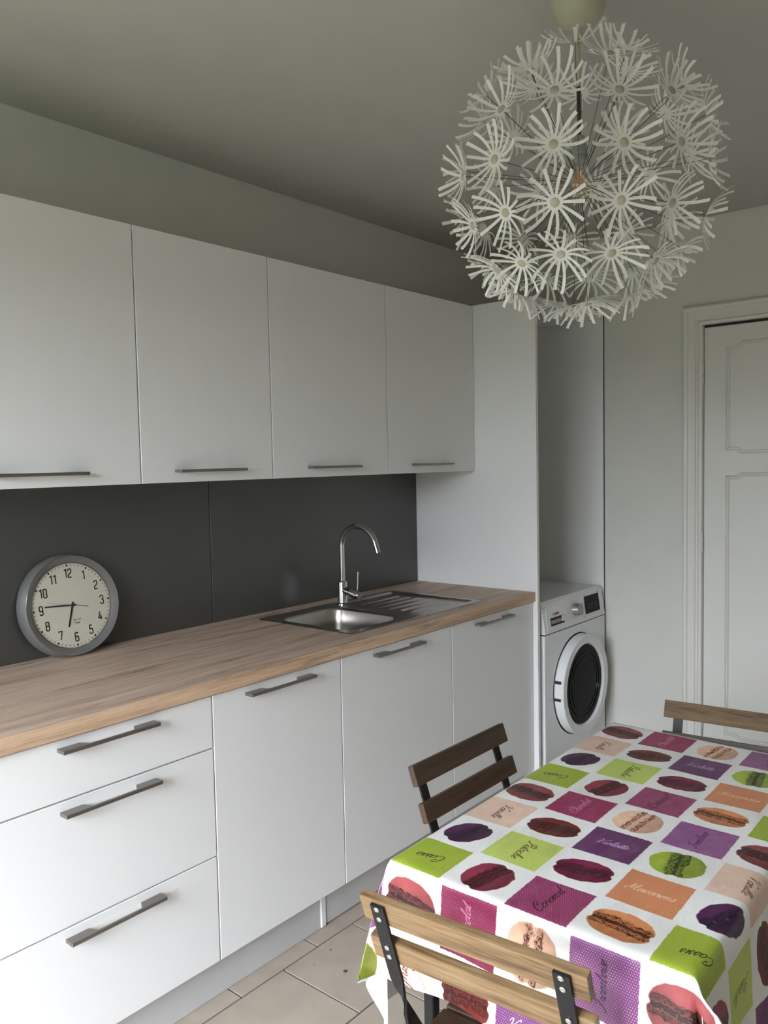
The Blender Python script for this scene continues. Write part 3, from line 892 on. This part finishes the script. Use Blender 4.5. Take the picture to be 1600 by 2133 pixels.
# ================================================================ FOLDING CHAIRS
LEAN = .36
def chair(loc, ang, label, wood_back, wood_low, wood_seat):
    t = thing('folding_chair', loc, label, 'chair', 'wood and black steel folding chairs around the table', rz=ang)
    if ang == 0: OFF[t.name] = Vector()
    th = math.atan(.345)
    # local: +X forward (towards the seat), Y width, origin below the top of the backrest
    def bx_at(z): return (.79 - z) * .345
    for z1, hgt, mt in ((.790, .0445, wood_back), (.711, .0420, wood_low)):
        Rm = Matrix.Translation((bx_at(z1), 0, z1)) @ Matrix.Rotation(-th, 4, 'Y')
        bm = box(B(), -.0155, .0, -.188, .188, -hgt / math.cos(th), 0, .0028, 2, rot=Rm)
        o_ = make('back_slat', bm, MW[mt], t)
    # posts: flat bars behind the slats, twisted a quarter turn below them, running to the front feet
    off = -.0155 - .003
    for s in (-1, 1):
        y = s * .152
        n_ = 26; pts = []; fl_ = []
        ztop_, zbot = .779, .012
        for i in range(n_ + 1):
            z = ztop_ + (zbot - ztop_) * i / n_
            x = bx_at(z) + off / math.cos(th) + (.028 * sstep(np.array((.60 - z)), 0, .2)) + max(0, .55 - z) * .10
            pts.append((float(x), y, z))
            tw = float(sstep(np.array(.640 - z), 0, .11)) * PI / 2
            fl_.append((.0245, .005, tw))
        make('front_leg', tube(B(), pts, 0, flat=fl_), MW['black'], t)
        for z in (.773, .754, .698, .680):
            Rm = Matrix.Translation((bx_at(z) - .0215 / math.cos(th), y, z)) @ Matrix.Rotation(-th - PI / 2, 4, 'Y')
            bm = lathe(B(), [(.0048, 0), (.0046, .0012), (.0028, .0022), (0, .0014)], Rm, 14)
            make('rivet', bm, MW['rivet'], t)
        # rear legs from the front of the seat to the rear feet
        yi = s * .172
        pts = [(.405, yi, .425), (.29, yi, .30), (.12, yi, .12), (.01, yi, .004)]
        make('rear_leg', tube(B(), pts, 0, flat=[(.022, .005, 0)] * 4), MW['black'], t)
        make('seat_rail', box(B(), .190, .41, yi - .0025 - s * .006, yi + .0025 - s * .006, .418, .4355), MW['black'], t)
    make('foot_bar', tube(B(), [(.305, -.152, .03), (.305, .152, .03)], .006, 8), MW['black'], t)
    make('foot_bar', tube(B(), [(.034, -.172, .03), (.034, .172, .03)], .006, 8), MW['black'], t)
    for i in range(4):
        x0 = .189 + i * .058
        make('seat_slat', box(B(), x0, x0 + .050, -.190, .190, .436, .450, .003, 2), MW[wood_seat], t)
    return t
chair((-2.071, -1.683, 0), math.radians(4.6), 'golden-brown folding chair nearest the viewer, its back turned to us with riveted black posts', 'acacia', 'acacia', 'walnut')
chair((-1.444, -1.2425, 0), math.radians(-90.6), 'dark brown folding chair between the base cabinets and the long side of the table', 'walnut', 'walnut', 'walnut')
chair((-.797, -1.687, 0), math.radians(186.6), 'brown folding chair at the far end of the table in front of the panelled door', 'brown', 'walnut', 'walnut')

# red threads caught on the near chair's left post
bm = B()
rt = random.Random(3)
for (x, z, a) in ((-2.026, .654, .3), (-2.021, .642, -.2), (-2.016, .630, .4), (-2.011, .618, 0), (-2.006, .606, .5)):
    pts = []
    for k in range(9):
        tt = k / 8
        pts.append((x + .002 * tt, -1.5455 - .005 * math.sin(tt * 3.0 + a) - .002 * tt, z - .008 * tt + .0015 * math.sin(tt * 7 + a)))
    tube(bm, pts, .0003, 5)
pts = [(-2.032 + .001 * math.cos(t_), -1.522 + .005 * math.cos(t_), .620 + .007 * math.sin(t_)) for t_ in np.linspace(.2, 5.2, 16)]
tube(bm, pts, .0003, 5)
o = make('frayed_threads', bm, MW['threadred']); tag(o, 'thin curly red threads caught on the black post of the nearest chair', 'thread')
# crumbs on the floor
for (x, y, s, lb) in ((-1.381, -.781, .0048, 'larger dark crumb on the floor tile beside the tablecloth'), (-1.331, -.676, .0028, 'small dark crumb on the floor tile near the plinth'), (-1.413, -.686, .0016, 'tiniest crumb on the floor tile')):
    bm = B(); bmesh.ops.create_icosphere(bm, subdivisions=2, radius=s, matrix=Matrix.Translation((x, y, s * .35)))
    for v in bm.verts:
        v.co.z = max(.0004, (v.co.z - s * .35) * .5 + s * .35); v.co.x += random.uniform(-.3, .3) * s; v.co.y += random.uniform(-.3, .3) * s
    o = make('crumb', bm, MW['crumb']); tag(o, lb, 'crumb', 'crumbs on the floor')

# ================================================================ WALL CLOCK leaning on the splashback
cc = Vector((-1.7695, -.0566 - .009, 1.0575)); al, be, ga = .1376, .009, -.0304
nn = Vector((math.sin(be) * math.cos(al), -math.cos(be) * math.cos(al), math.sin(al)))
ri = Vector((0, 0, 1)).cross(nn).normalized(); up = nn.cross(ri)
# local frame: X right, Y up, Z towards the viewer
clk = D.objects.new('wall_clock', None); COL.objects.link(clk)
MC_ = Matrix((ri, up, nn)).transposed().to_4x4() @ Matrix.Rotation(-ga, 4, 'Z'); MC_.translation = cc
clk.matrix_world = MC_; clk.empty_display_size = .05
tag(clk, 'round silver-grey wall clock standing on the worktop and leaning against the splashback', 'clock')
RO = .1560
make('rim', lathe(B(), [(RO - .006, -.046), (RO - .001, -.043), (RO, -.036), (RO - .0005, -.020), (RO - .0075, .0020), (RO - .0085, .0030), (RO - .0100, .0026), (RO - .0255, -.0040), (RO - .0265, -.0048), (RO - .0275, -.0105), (RO - .03, -.0105), (RO - .03, -.046), (RO - .006, -.046)], None, 96), MW['rim'], clk)
make('inner_ring', lathe(B(), [(.1462, .0022), (.1470, .0034), (.1480, .0034), (.1487, .0018)], None, 96), MW['chrome'], clk, 'thin bright ring on the crest of the rim')
make('dial', lathe(B(), [(0, -.0105), (.1290, -.0105), (.1290, -.0135), (0, -.0135)], None, 72), MW['dial'], clk)
bm = B()
for k in range(60):
    a = k * PI / 30
    Rr = Matrix.Rotation(-a, 4, 'Z')
    if k % 5 == 0:
        lathe(bm, [(0, -.0099), (.0032, -.0099), (.0032, -.0105)], Matrix.Translation(Rr @ Vector((0, .1205, 0))), 18)
    else:
        box(bm, -.0008, .0008, .1182, .1228, -.0105, -.0099, rot=Rr)
make('minute_marks', bm, MW['ink'], clk)
def ribbon(bm, pts, w, z, closed=False, mat=None):
    """flat stroke with mitred joints"""
    pts = [Vector((p[0], p[1])) for p in pts]
    n_ = len(pts); L = []
    for i in range(n_):
        a = pts[i - 1] if (i > 0 or closed) else None
        c = pts[(i + 1) % n_] if (i < n_ - 1 or closed) else None
        t1 = (pts[i] - a).normalized() if a is not None else None
        t2 = (c - pts[i]).normalized() if c is not None else None
        if t1 is None: t1 = t2
        if t2 is None: t2 = t1
        nv_ = Vector((-(t1.y + t2.y), t1.x + t2.x))
        if nv_.length < 1e-6: nv_ = Vector((-t1.y, t1.x))
        nv_.normalize(); k_ = 1 / max(.5, nv_.dot(Vector((-t1.y, t1.x))))
        L.append((pts[i] + nv_ * w / 2 * k_, pts[i] - nv_ * w / 2 * k_))
    V = [(bm.verts.new((*x_, z)), bm.verts.new((*y_, z))) for x_, y_ in L]
    for i in range(n_ - 1 + (1 if closed else 0)):
        a, c = V[i], V[(i + 1) % n_]
        try: bm.faces.new((a[0], a[1], c[1], c[0]))
        except ValueError: pass
    if mat is not None: bmesh.ops.transform(bm, matrix=mat, verts=[v for p_ in V for v in p_])
# condensed square numerals, unit width 1 x height 2
c_ = .22
NUM = {
 '1': (.75, [([(.05, 1.72), (.55, 2.0), (.55, 0)], 0)]),
 '2': (1.0, [([(.08, 1.55), (.08, 1.82), (.26, 2), (.74, 2), (.92, 1.82), (.92, 1.35), (.80, 1.12), (.15, .62), (.08, .45), (.08, 0), (.95, 0)], 0)]),
 '3': (1.0, [([(.08, 1.6), (.08, 1.82), (.26, 2), (.74, 2), (.92, 1.82), (.92, 1.22), (.74, 1.05), (.40, 1.05)], 0), ([(.74, 1.05), (.92, .88), (.92, .18), (.74, 0), (.26, 0), (.08, .18), (.08, .42)], 0)]),
 '4': (1.05, [([(.62, 2), (.08, .5), (1.0, .5)], 0), ([(.75, 1.25), (.75, 0)], 0)]),
 '5': (1.0, [([(.90, 2), (.14, 2), (.10, 1.15), (.70, 1.2), (.92, 1.02), (.92, .18), (.74, 0), (.26, 0), (.08, .18), (.08, .4)], 0)]),
 '6': (1.0, [([(.88, 1.68), (.88, 1.82), (.72, 2), (.26, 2), (.08, 1.82), (.08, .18), (.26, 0), (.74, 0), (.92, .18), (.92, .95), (.74, 1.12), (.08, 1.12)], 0)]),
 '7': (1.0, [([(.08, 1.75), (.08, 2), (.95, 2), (.42, 0)], 0)]),
 '8': (1.0, [([(.26, 2), (.74, 2), (.90, 1.84), (.90, 1.22), (.74, 1.06), (.26, 1.06), (.10, 1.22), (.10, 1.84)], 1), ([(.26, 1.06), (.74, 1.06), (.92, .88), (.92, .18), (.74, 0), (.26, 0), (.08, .18), (.08, .88)], 1)]),
 '9': (1.0, [([(.12, .32), (.12, .18), (.28, 0), (.74, 0), (.92, .18), (.92, 1.82), (.74, 2), (.26, 2), (.08, 1.82), (.08, 1.05), (.26, .88), (.92, .88)], 0)]),
 '0': (1.0, [([(.26, 2), (.74, 2), (.92, 1.82), (.92, .18), (.74, 0), (.26, 0), (.08, .18), (.08, 1.82)], 1)]),
}
hn = .0126
for h_ in range(1, 13):
    a = h_ * PI / 6
    bm = B(); s_ = str(h_); wt = sum(NUM[ch][0] for ch in s_) + .28 * (len(s_) - 1)
    cx, cy = .0985 * math.sin(a), .0965 * math.cos(a)
    x = -wt / 2
    for ch in s_:
        for pts, cl in NUM[ch][1]:
            ribbon(bm, [(cx + (x + p[0]) * hn * .92, cy + (p[1] - 1) * hn) for p in pts], .0037, -.0099, bool(cl))
        x += NUM[ch][0] + .28
    make('numeral', bm, MW['ink'], clk)
bm = B()
for word, yy, sc_ in (('New York', -.0455, .0026), ('Design', -.0545, .0030)):
    for line in script_lines(word, sc_, .2):
        ribbon(bm, [(p[0] + .009, p[1] + yy) for p in line], .0006, -.0099)
make('dial_lettering', bm, MW['ink'], clk)
def hand(name, ang, L, tail, w0, w1, z, mat):
    bm = B(); prism(bm, [(-w0 / 2, -tail), (w0 / 2, -tail), (w1 / 2, L), (-w1 / 2, L)], 2, z, z + .0006)
    bmesh.ops.rotate(bm, verts=bm.verts, cent=(0, 0, 0), matrix=Matrix.Rotation(-ang, 3, 'Z'))
    make(name, bm, mat, clk)
hand('hour_hand', math.radians(198), .0665, .010, .0062, .0050, -.0092, MW['ink'])
hand('minute_hand', math.radians(275.5), .0880, .012, .0054, .0040, -.0080, MW['ink'])
hand('second_hand', math.radians(283.5), .0830, .0, .0009, .0007, -.0066, MW['grey'])
hand('second_hand_tail', math.radians(103.5), .0480, .0, .0018, .0026, -.0066, MW['grey'])
make('hand_hub', lathe(B(), [(0, -.0045), (.0035, -.0045), (.0045, -.006), (.0045, -.0105)], None, 20), MW['ink'], clk)
make('glass', lathe(B(), [(0, -.0012), (.1292, -.0019), (.1292, -.0034), (0, -.0027)], None, 60), MW['glass'], clk)

# ================================================================ WASHING MACHINE
wx0, wx1, wyf, wz = .046, .644, -.652, .848
wm = thing('washing_machine', ((wx0 + wx1) / 2, -.33, 0), 'white front-loading washing machine in the niche beside the side panel', 'washing machine')
make('body', box(B(), wx0, wx1, wyf, -.06, .012, .706, .006, 2), MW['gloss'], wm)
make('lid', box(B(), wx0 + .001, wx1 - .001, wyf + .026, -.06, .826, wz, .005, 2), MW['gloss'], wm)
# control panel: front face leans back towards the top
bm = B()
prism(bm, [(wyf - .002, .709), (wyf + .016, .835), (wyf + .026, .8435), (-.07, .8435), (-.07, .709)], 0, wx0, wx1)
bmesh.ops.bevel(bm, geom=[e for e in bm.edges], offset=.003, segments=2, affect='EDGES')
make('control_panel', bm, MW['gloss'], wm)
slope = math.atan2(.018, .126)
def on_panel(x, z, d=0.0):      # matrix: X right, Y up the panel, Z out of it
    y = wyf - .002 + (z - .709) * (.018 / .126)
    R3 = Matrix(((1, 0, 0), (0, math.sin(slope), -math.cos(slope)), (0, math.cos(slope), math.sin(slope)))).to_4x4()
    return Matrix.Translation((x, y, z)) @ R3 @ Matrix.Translation((0, 0, d))
def pbox(x, z, w_, h_, t0, t1, bev=0):
    return box(B(), -w_ / 2, w_ / 2, -h_ / 2, h_ / 2, t0, t1, bev, rot=on_panel(x, z))
dr = make('detergent_drawer', pbox(.160, .771, .170, .108, -.004, .0012, .001), MW['gloss'], wm)
bm = pbox(.170, .755, .125, .036, .0008, .0016); make('grip_recess', bm, MW['dark'], dr, 'dark recessed grip')
bm = pbox(.160, .7540, .095, .015, .0012, .0030, .001); make('grip_bar', bm, MW['grey'], dr)
bm = pbox(.222, .758, .026, .027, .0012, .0040, .001); make('grip_end', bm, MW['gloss'], dr)
make('panel_line', pbox(.125, .8235, .15, .0014, -.001, .0007), MW['dark'], wm)
make('display', pbox(.520, .779, .150, .082, -.002, .0016, .0008), MW['screen'], wm)
bm = B()
for i in range(5):
    bmesh.ops.create_cube(bm, size=1, matrix=on_panel(.470 + i * .023, .777, .0019) @ Matrix.Diagonal((.014, .0014, .0004, 1)))
for i in range(3):
    bmesh.ops.create_cube(bm, size=1, matrix=on_panel(.480 + i * .035, .764, .0019) @ Matrix.Diagonal((.018, .0012, .0004, 1)))
make('display_text', bm, MW['greyink'], wm)
kn = on_panel(.345, .776)
make('programme_knob', lathe(B(), [(.029, 0), (.028, .014), (.0265, .028), (.0235, .0315), (0, .0320)], kn, 48), MW['knob'], wm)
bm = box(B(), -.0045, .0045, -.0235, .0235, .030, .0375, .002, rot=kn); make('knob_grip', bm, MW['grey'], wm)
bm = B()
for i in range(16):
    a = 2 * PI * i / 16
    if i % 4 == 0: continue
    bmesh.ops.create_cube(bm, size=1, matrix=kn @ Matrix.Translation((.040 * math.sin(a), .036 * math.cos(a), .0006)) @ Matrix.Diagonal((.011, .0022, .0004, 1)))
for x, z, w_ in ((.235, .727, .004), (.430, .728, .030), (.455, .826, .022), (.590, .826, .022)):
    bmesh.ops.create_cube(bm, size=1, matrix=on_panel(x, z, .0005) @ Matrix.Diagonal((w_, .0025, .0004, 1)))
make('programme_marks', bm, MW['greyink'], wm)
BL = {'B': (.9, [([(.1, 0), (.1, 2), (.65, 2), (.82, 1.8), (.82, 1.25), (.62, 1.05), (.1, 1.05)], 0), ([(.62, 1.05), (.88, .85), (.88, .2), (.68, 0), (.1, 0)], 0)]),
      'O': (1.0, [([(.3, 2), (.7, 2), (.9, 1.75), (.9, .25), (.7, 0), (.3, 0), (.1, .25), (.1, 1.75)], 1)]),
      'S': (.9, [([(.82, 1.55), (.82, 1.8), (.62, 2), (.3, 2), (.1, 1.8), (.1, 1.3), (.3, 1.08), (.65, .95), (.85, .72), (.85, .2), (.65, 0), (.3, 0), (.08, .2), (.08, .45)], 0)]),
      'C': (.95, [([(.88, 1.5), (.88, 1.75), (.68, 2), (.3, 2), (.1, 1.75), (.1, .25), (.3, 0), (.68, 0), (.88, .25), (.88, .5)], 0)]),
      'H': (.95, [([(.12, 0), (.12, 2)], 0), ([(.85, 0), (.85, 2)], 0), ([(.12, 1), (.85, 1)], 0)])}
bm = B(); x = 0
for ch in 'BOSCH':
    for pts, cl in BL[ch][1]:
        ribbon(bm, [((x + p[0]) * .0072 - .004, (p[1] - 1) * .0050) for p in pts], .0026, .0018, bool(cl), on_panel(.155, .786))
    x += BL[ch][0] + .22
make('lettering', bm, MW['red'], dr, 'red capital lettering')
bm = B()
ribbon(bm, [(.0065 * math.cos(a), .0065 * math.sin(a)) for a in np.linspace(0, 2 * PI, 20)[:-1]], .0012, .0018, True, on_panel(.138, .786))
ribbon(bm, [(-.0028, -.0042), (-.0028, .0042)], .0012, .0018, False, on_panel(.138, .786)); ribbon(bm, [(.0028, -.0042), (.0028, .0042)], .0012, .0018, False, on_panel(.138, .786)); ribbon(bm, [(-.0028, 0), (.0028, 0)], .0012, .0018, False, on_panel(.138, .786))
make('emblem', bm, MW['greyink'], dr, 'small grey round emblem')
make('seam', box(B(), wx0 + .001, wx1 - .001, wyf + .002, -.07, .705, .710), MW['dark'], wm)
# porthole door
dc_ = Vector((.350, wyf, .437)); RD = .228
Rf = Matrix(((1, 0, 0), (0, 0, -1), (0, 1, 0))).to_4x4()
md = Matrix.Translation(dc_) @ Rf
pd = make('porthole_door', lathe(B(), [(RD - .004, .0), (RD, .006), (RD - .001, .043), (RD - .0035, .0465), (RD - .038, .0450), (RD - .0435, .0405), (RD - .0465, .032), (RD - .048, .030), (RD - .048, .004)], md, 96), MW['gloss'], wm)
make('gasket', lathe(B(), [(RD + .0015, .0005), (RD + .004, .0015), (RD + .004, .0), (RD - .05, .0)], md, 80), MW['seal'], pd)
make('door_glass', lathe(B(), [(RD - .047, .033), (RD - .055, .0355), (RD - .062, .0350), (RD - .066, .0350), (RD - .10, .0362), (RD - .16, .0372), (0, .0376)], md, 72), MW['darkglass'], pd)
for dzz in (.052, -.024):
    a = PI - math.asin(dzz / RD)
    bm = box(B(), -.006, .0016, -.0065, .0065, .004, .034, rot=md @ Matrix.Translation((RD * math.cos(a), RD * math.sin(a), 0)) @ Matrix.Scale(-1, 4, (1, 0, 0)))
    make('grip_slot', bm, MW['dark'], pd, 'black slot in the door edge')
for rr_ in (.150, .128):
    make('glass_ring', lathe(B(), [(rr_, .0350), (rr_ - .001, .0385), (rr_ - .004, .0385), (rr_ - .005, .0350)], md, 72), MW['screen'], pd)
make('service_flap', box(B(), .48, .60, wyf - .002, wyf + .004, .05, .13, .002), MW['gloss'], wm)
for sx in (wx0 + .05, wx1 - .05):
    for sy in (wyf + .05, -.11): make('foot', lathe(B(), [(.02, 0), (.02, .008), (.012, .013)], Matrix.Translation((sx, sy, 0)), 16), MW['seal'], wm)

# ================================================================ PENDANT LAMP
LX, LY, LZ = -1.334, -1.504, 2.072
lamp = thing('pendant_lamp', (LX, LY, LZ), 'large spherical pendant lamp of white paper dandelion flowers on thin wires', 'lamp')
TL = Matrix.Translation((LX, LY, 0))
make('canopy', lathe(B(), [(.062, H), (.0625, H - .03), (.060, H - .055), (.052, H - .078), (.038, H - .094), (.020, H - .102), (.009, H - .106), (.0075, H - .125), (0, H - .125)], TL, 48), MW['canopy'], lamp)
make('cord', tube(B(), [(LX, LY, H - .12), (LX, LY, LZ + .20)], .0032, 8), MW['canopy'], lamp)
make('rod', tube(B(), [(LX, LY, LZ + .205), (LX, LY, LZ + .098)], .0045, 10), MW['rod'], lamp)
make('socket', lathe(B(), [(0, LZ + .100), (.010, LZ + .100), (.016, LZ + .090), (.017, LZ + .055), (.0185, LZ + .052), (.0185, LZ + .045), (.014, LZ + .040), (0, LZ + .040)], TL, 28), MW['socket'], lamp)
bu = make('bulb', lathe(B(), [(.012, LZ + .040), (.013, LZ + .030), (.020, LZ + .015), (.029, LZ - .010), (.030, LZ - .024), (.025, LZ - .042), (.013, LZ - .053), (0, LZ - .056)], TL, 32), MW['bulbglass'], lamp)
bm = B()
for a in range(4):
    x, y = .009 * math.cos(a * PI / 2 + .4), .009 * math.sin(a * PI / 2 + .4)
    tube(bm, [(LX + x * .6, LY + y * .6, LZ + .022), (LX + x * 1.3, LY + y * 1.3, LZ - .022)], .0014, 6)
make('filament', bm, MW['filament'], bu)
# inner hub rings that carry the wires
bm = B()
lathe(bm, [(.0172, LZ + .060), (.0195, LZ + .060), (.0195, LZ + .056), (.0172, LZ + .056)], TL, 28, True)
make('hub', bm, MW['socket'], lamp)
RF = .272
def flower_mesh(seed, n_=15):
    r = random.Random(seed); bm = B()
    cv = bm.verts.new((0, 0, 0)); ring = []
    for k in range(30): ring.append(bm.verts.new((.0155 * math.cos(2 * PI * k / 30), .0155 * math.sin(2 * PI * k / 30), .0006)))
    for k in range(30): bm.faces.new((cv, ring[k], ring[(k + 1) % 30]))
    for k in range(n_):
        a = 2 * PI * (k + r.uniform(-.10, .10)) / n_
        L = r.uniform(.054, .064); curl = r.uniform(.010, .036); bend = r.uniform(-.16, .16); tw = r.uniform(-.5, .5)
        prev = None; w_ = .0037
        for i in range(6):
            s = i / 5
            rad = .013 + L * s * (1 - .10 * s)
            z = .0006 + curl * s ** 1.7
            aa = a + bend * s * s
            c = Vector((rad * math.cos(aa), rad * math.sin(aa), z))
            tdir = Vector((-math.sin(aa), math.cos(aa), 0)) * math.cos(tw * s) + Vector((0, 0, 1)) * math.sin(tw * s)
            ww = w_ * (.72 + .28 * s) if s < 1 else w_
            cur = (bm.verts.new(c - tdir * ww), bm.verts.new(c + tdir * ww))
            if prev: bm.faces.new((prev[0], cur[0], cur[1], prev[1])).smooth = True
            prev = cur
    me = D.meshes.new('paper_flower'); bm.to_mesh(me); bm.free(); me.materials.append(MW['paper']); return me
FM = [flower_mesh(s, 14 + s % 3) for s in range(6)]
bm = lathe(B(), [(0, .0032), (.0070, .0030), (.0088, .0016), (.0088, .0004)], None, 20)
capm = D.meshes.new('flower_cap'); bm.to_mesh(capm); bm.free(); capm.materials.append(MW['beige'])
bm = tube(B(), [(0, 0, -RF + .035), (0, 0, -.001)], .0006, 5, cap=False)
wirem = D.meshes.new('wire'); bm.to_mesh(wirem); bm.free(); wirem.materials.append(MW['wire'])
# directions: flowers facing the room measured in the photograph, the others in staggered rings
seen = [(1156,192),(1293,181),(1397,191),(1044,227),(1271,106),(1152,299),(1302,295),(1415,297),(1033,333),(1157,421),(1295,418),(1401,423),(1049,445),(964,367),(981,472),(1168,531),(1276,531),(1037,560),(1089,545),(1470,240),(1480,330),(1475,450),(1366,545),(1440,530)]
LC = Vector((LX, LY, LZ)); co = M.translation
dirs = []
for px, py in seen:
    d = (CF + CR * ((px - 800) / 1687.8) - CU * ((py - 1066.5) / 1687.8)).normalized()
    oc = co - LC; bq = oc.dot(d); cq = oc.length_squared - RF * RF
    disc = bq * bq - cq
    if disc < 0: disc = 0
    p = oc + d * (-bq - math.sqrt(disc)); dirs.append(p.normalized())
for el, cnt, ph in ((64, 6, .2), (38, 10, 0), (14, 12, .15), (-11, 13, .02), (-36, 13, .17), (-58, 10, .1), (-80, 4, .4)):
    for k in range(cnt):
        a = 2 * PI * k / cnt + ph * 2
        v = Vector((math.cos(math.radians(el)) * math.cos(a), math.cos(math.radians(el)) * math.sin(a), math.sin(math.radians(el))))
        if min(v.angle(w_) for w_ in dirs) > math.radians(18.5): dirs.append(v)
for i, v in enumerate(dirs):
    rr = RF * random.uniform(.975, 1.02)
    q = v.to_track_quat('Z', 'Y').to_matrix().to_4x4() @ Matrix.Rotation(random.uniform(0, 6.28), 4, 'Z')
    f = D.objects.new('paper_flower', FM[i % 6]); COL.objects.link(f); f.parent = lamp
    q.translation = v * rr; f.matrix_local = q
    for nm, mm_ in (('flower_cap', capm), ('wire', wirem)):
        s = D.objects.new(nm, mm_); COL.objects.link(s); s.parent = f
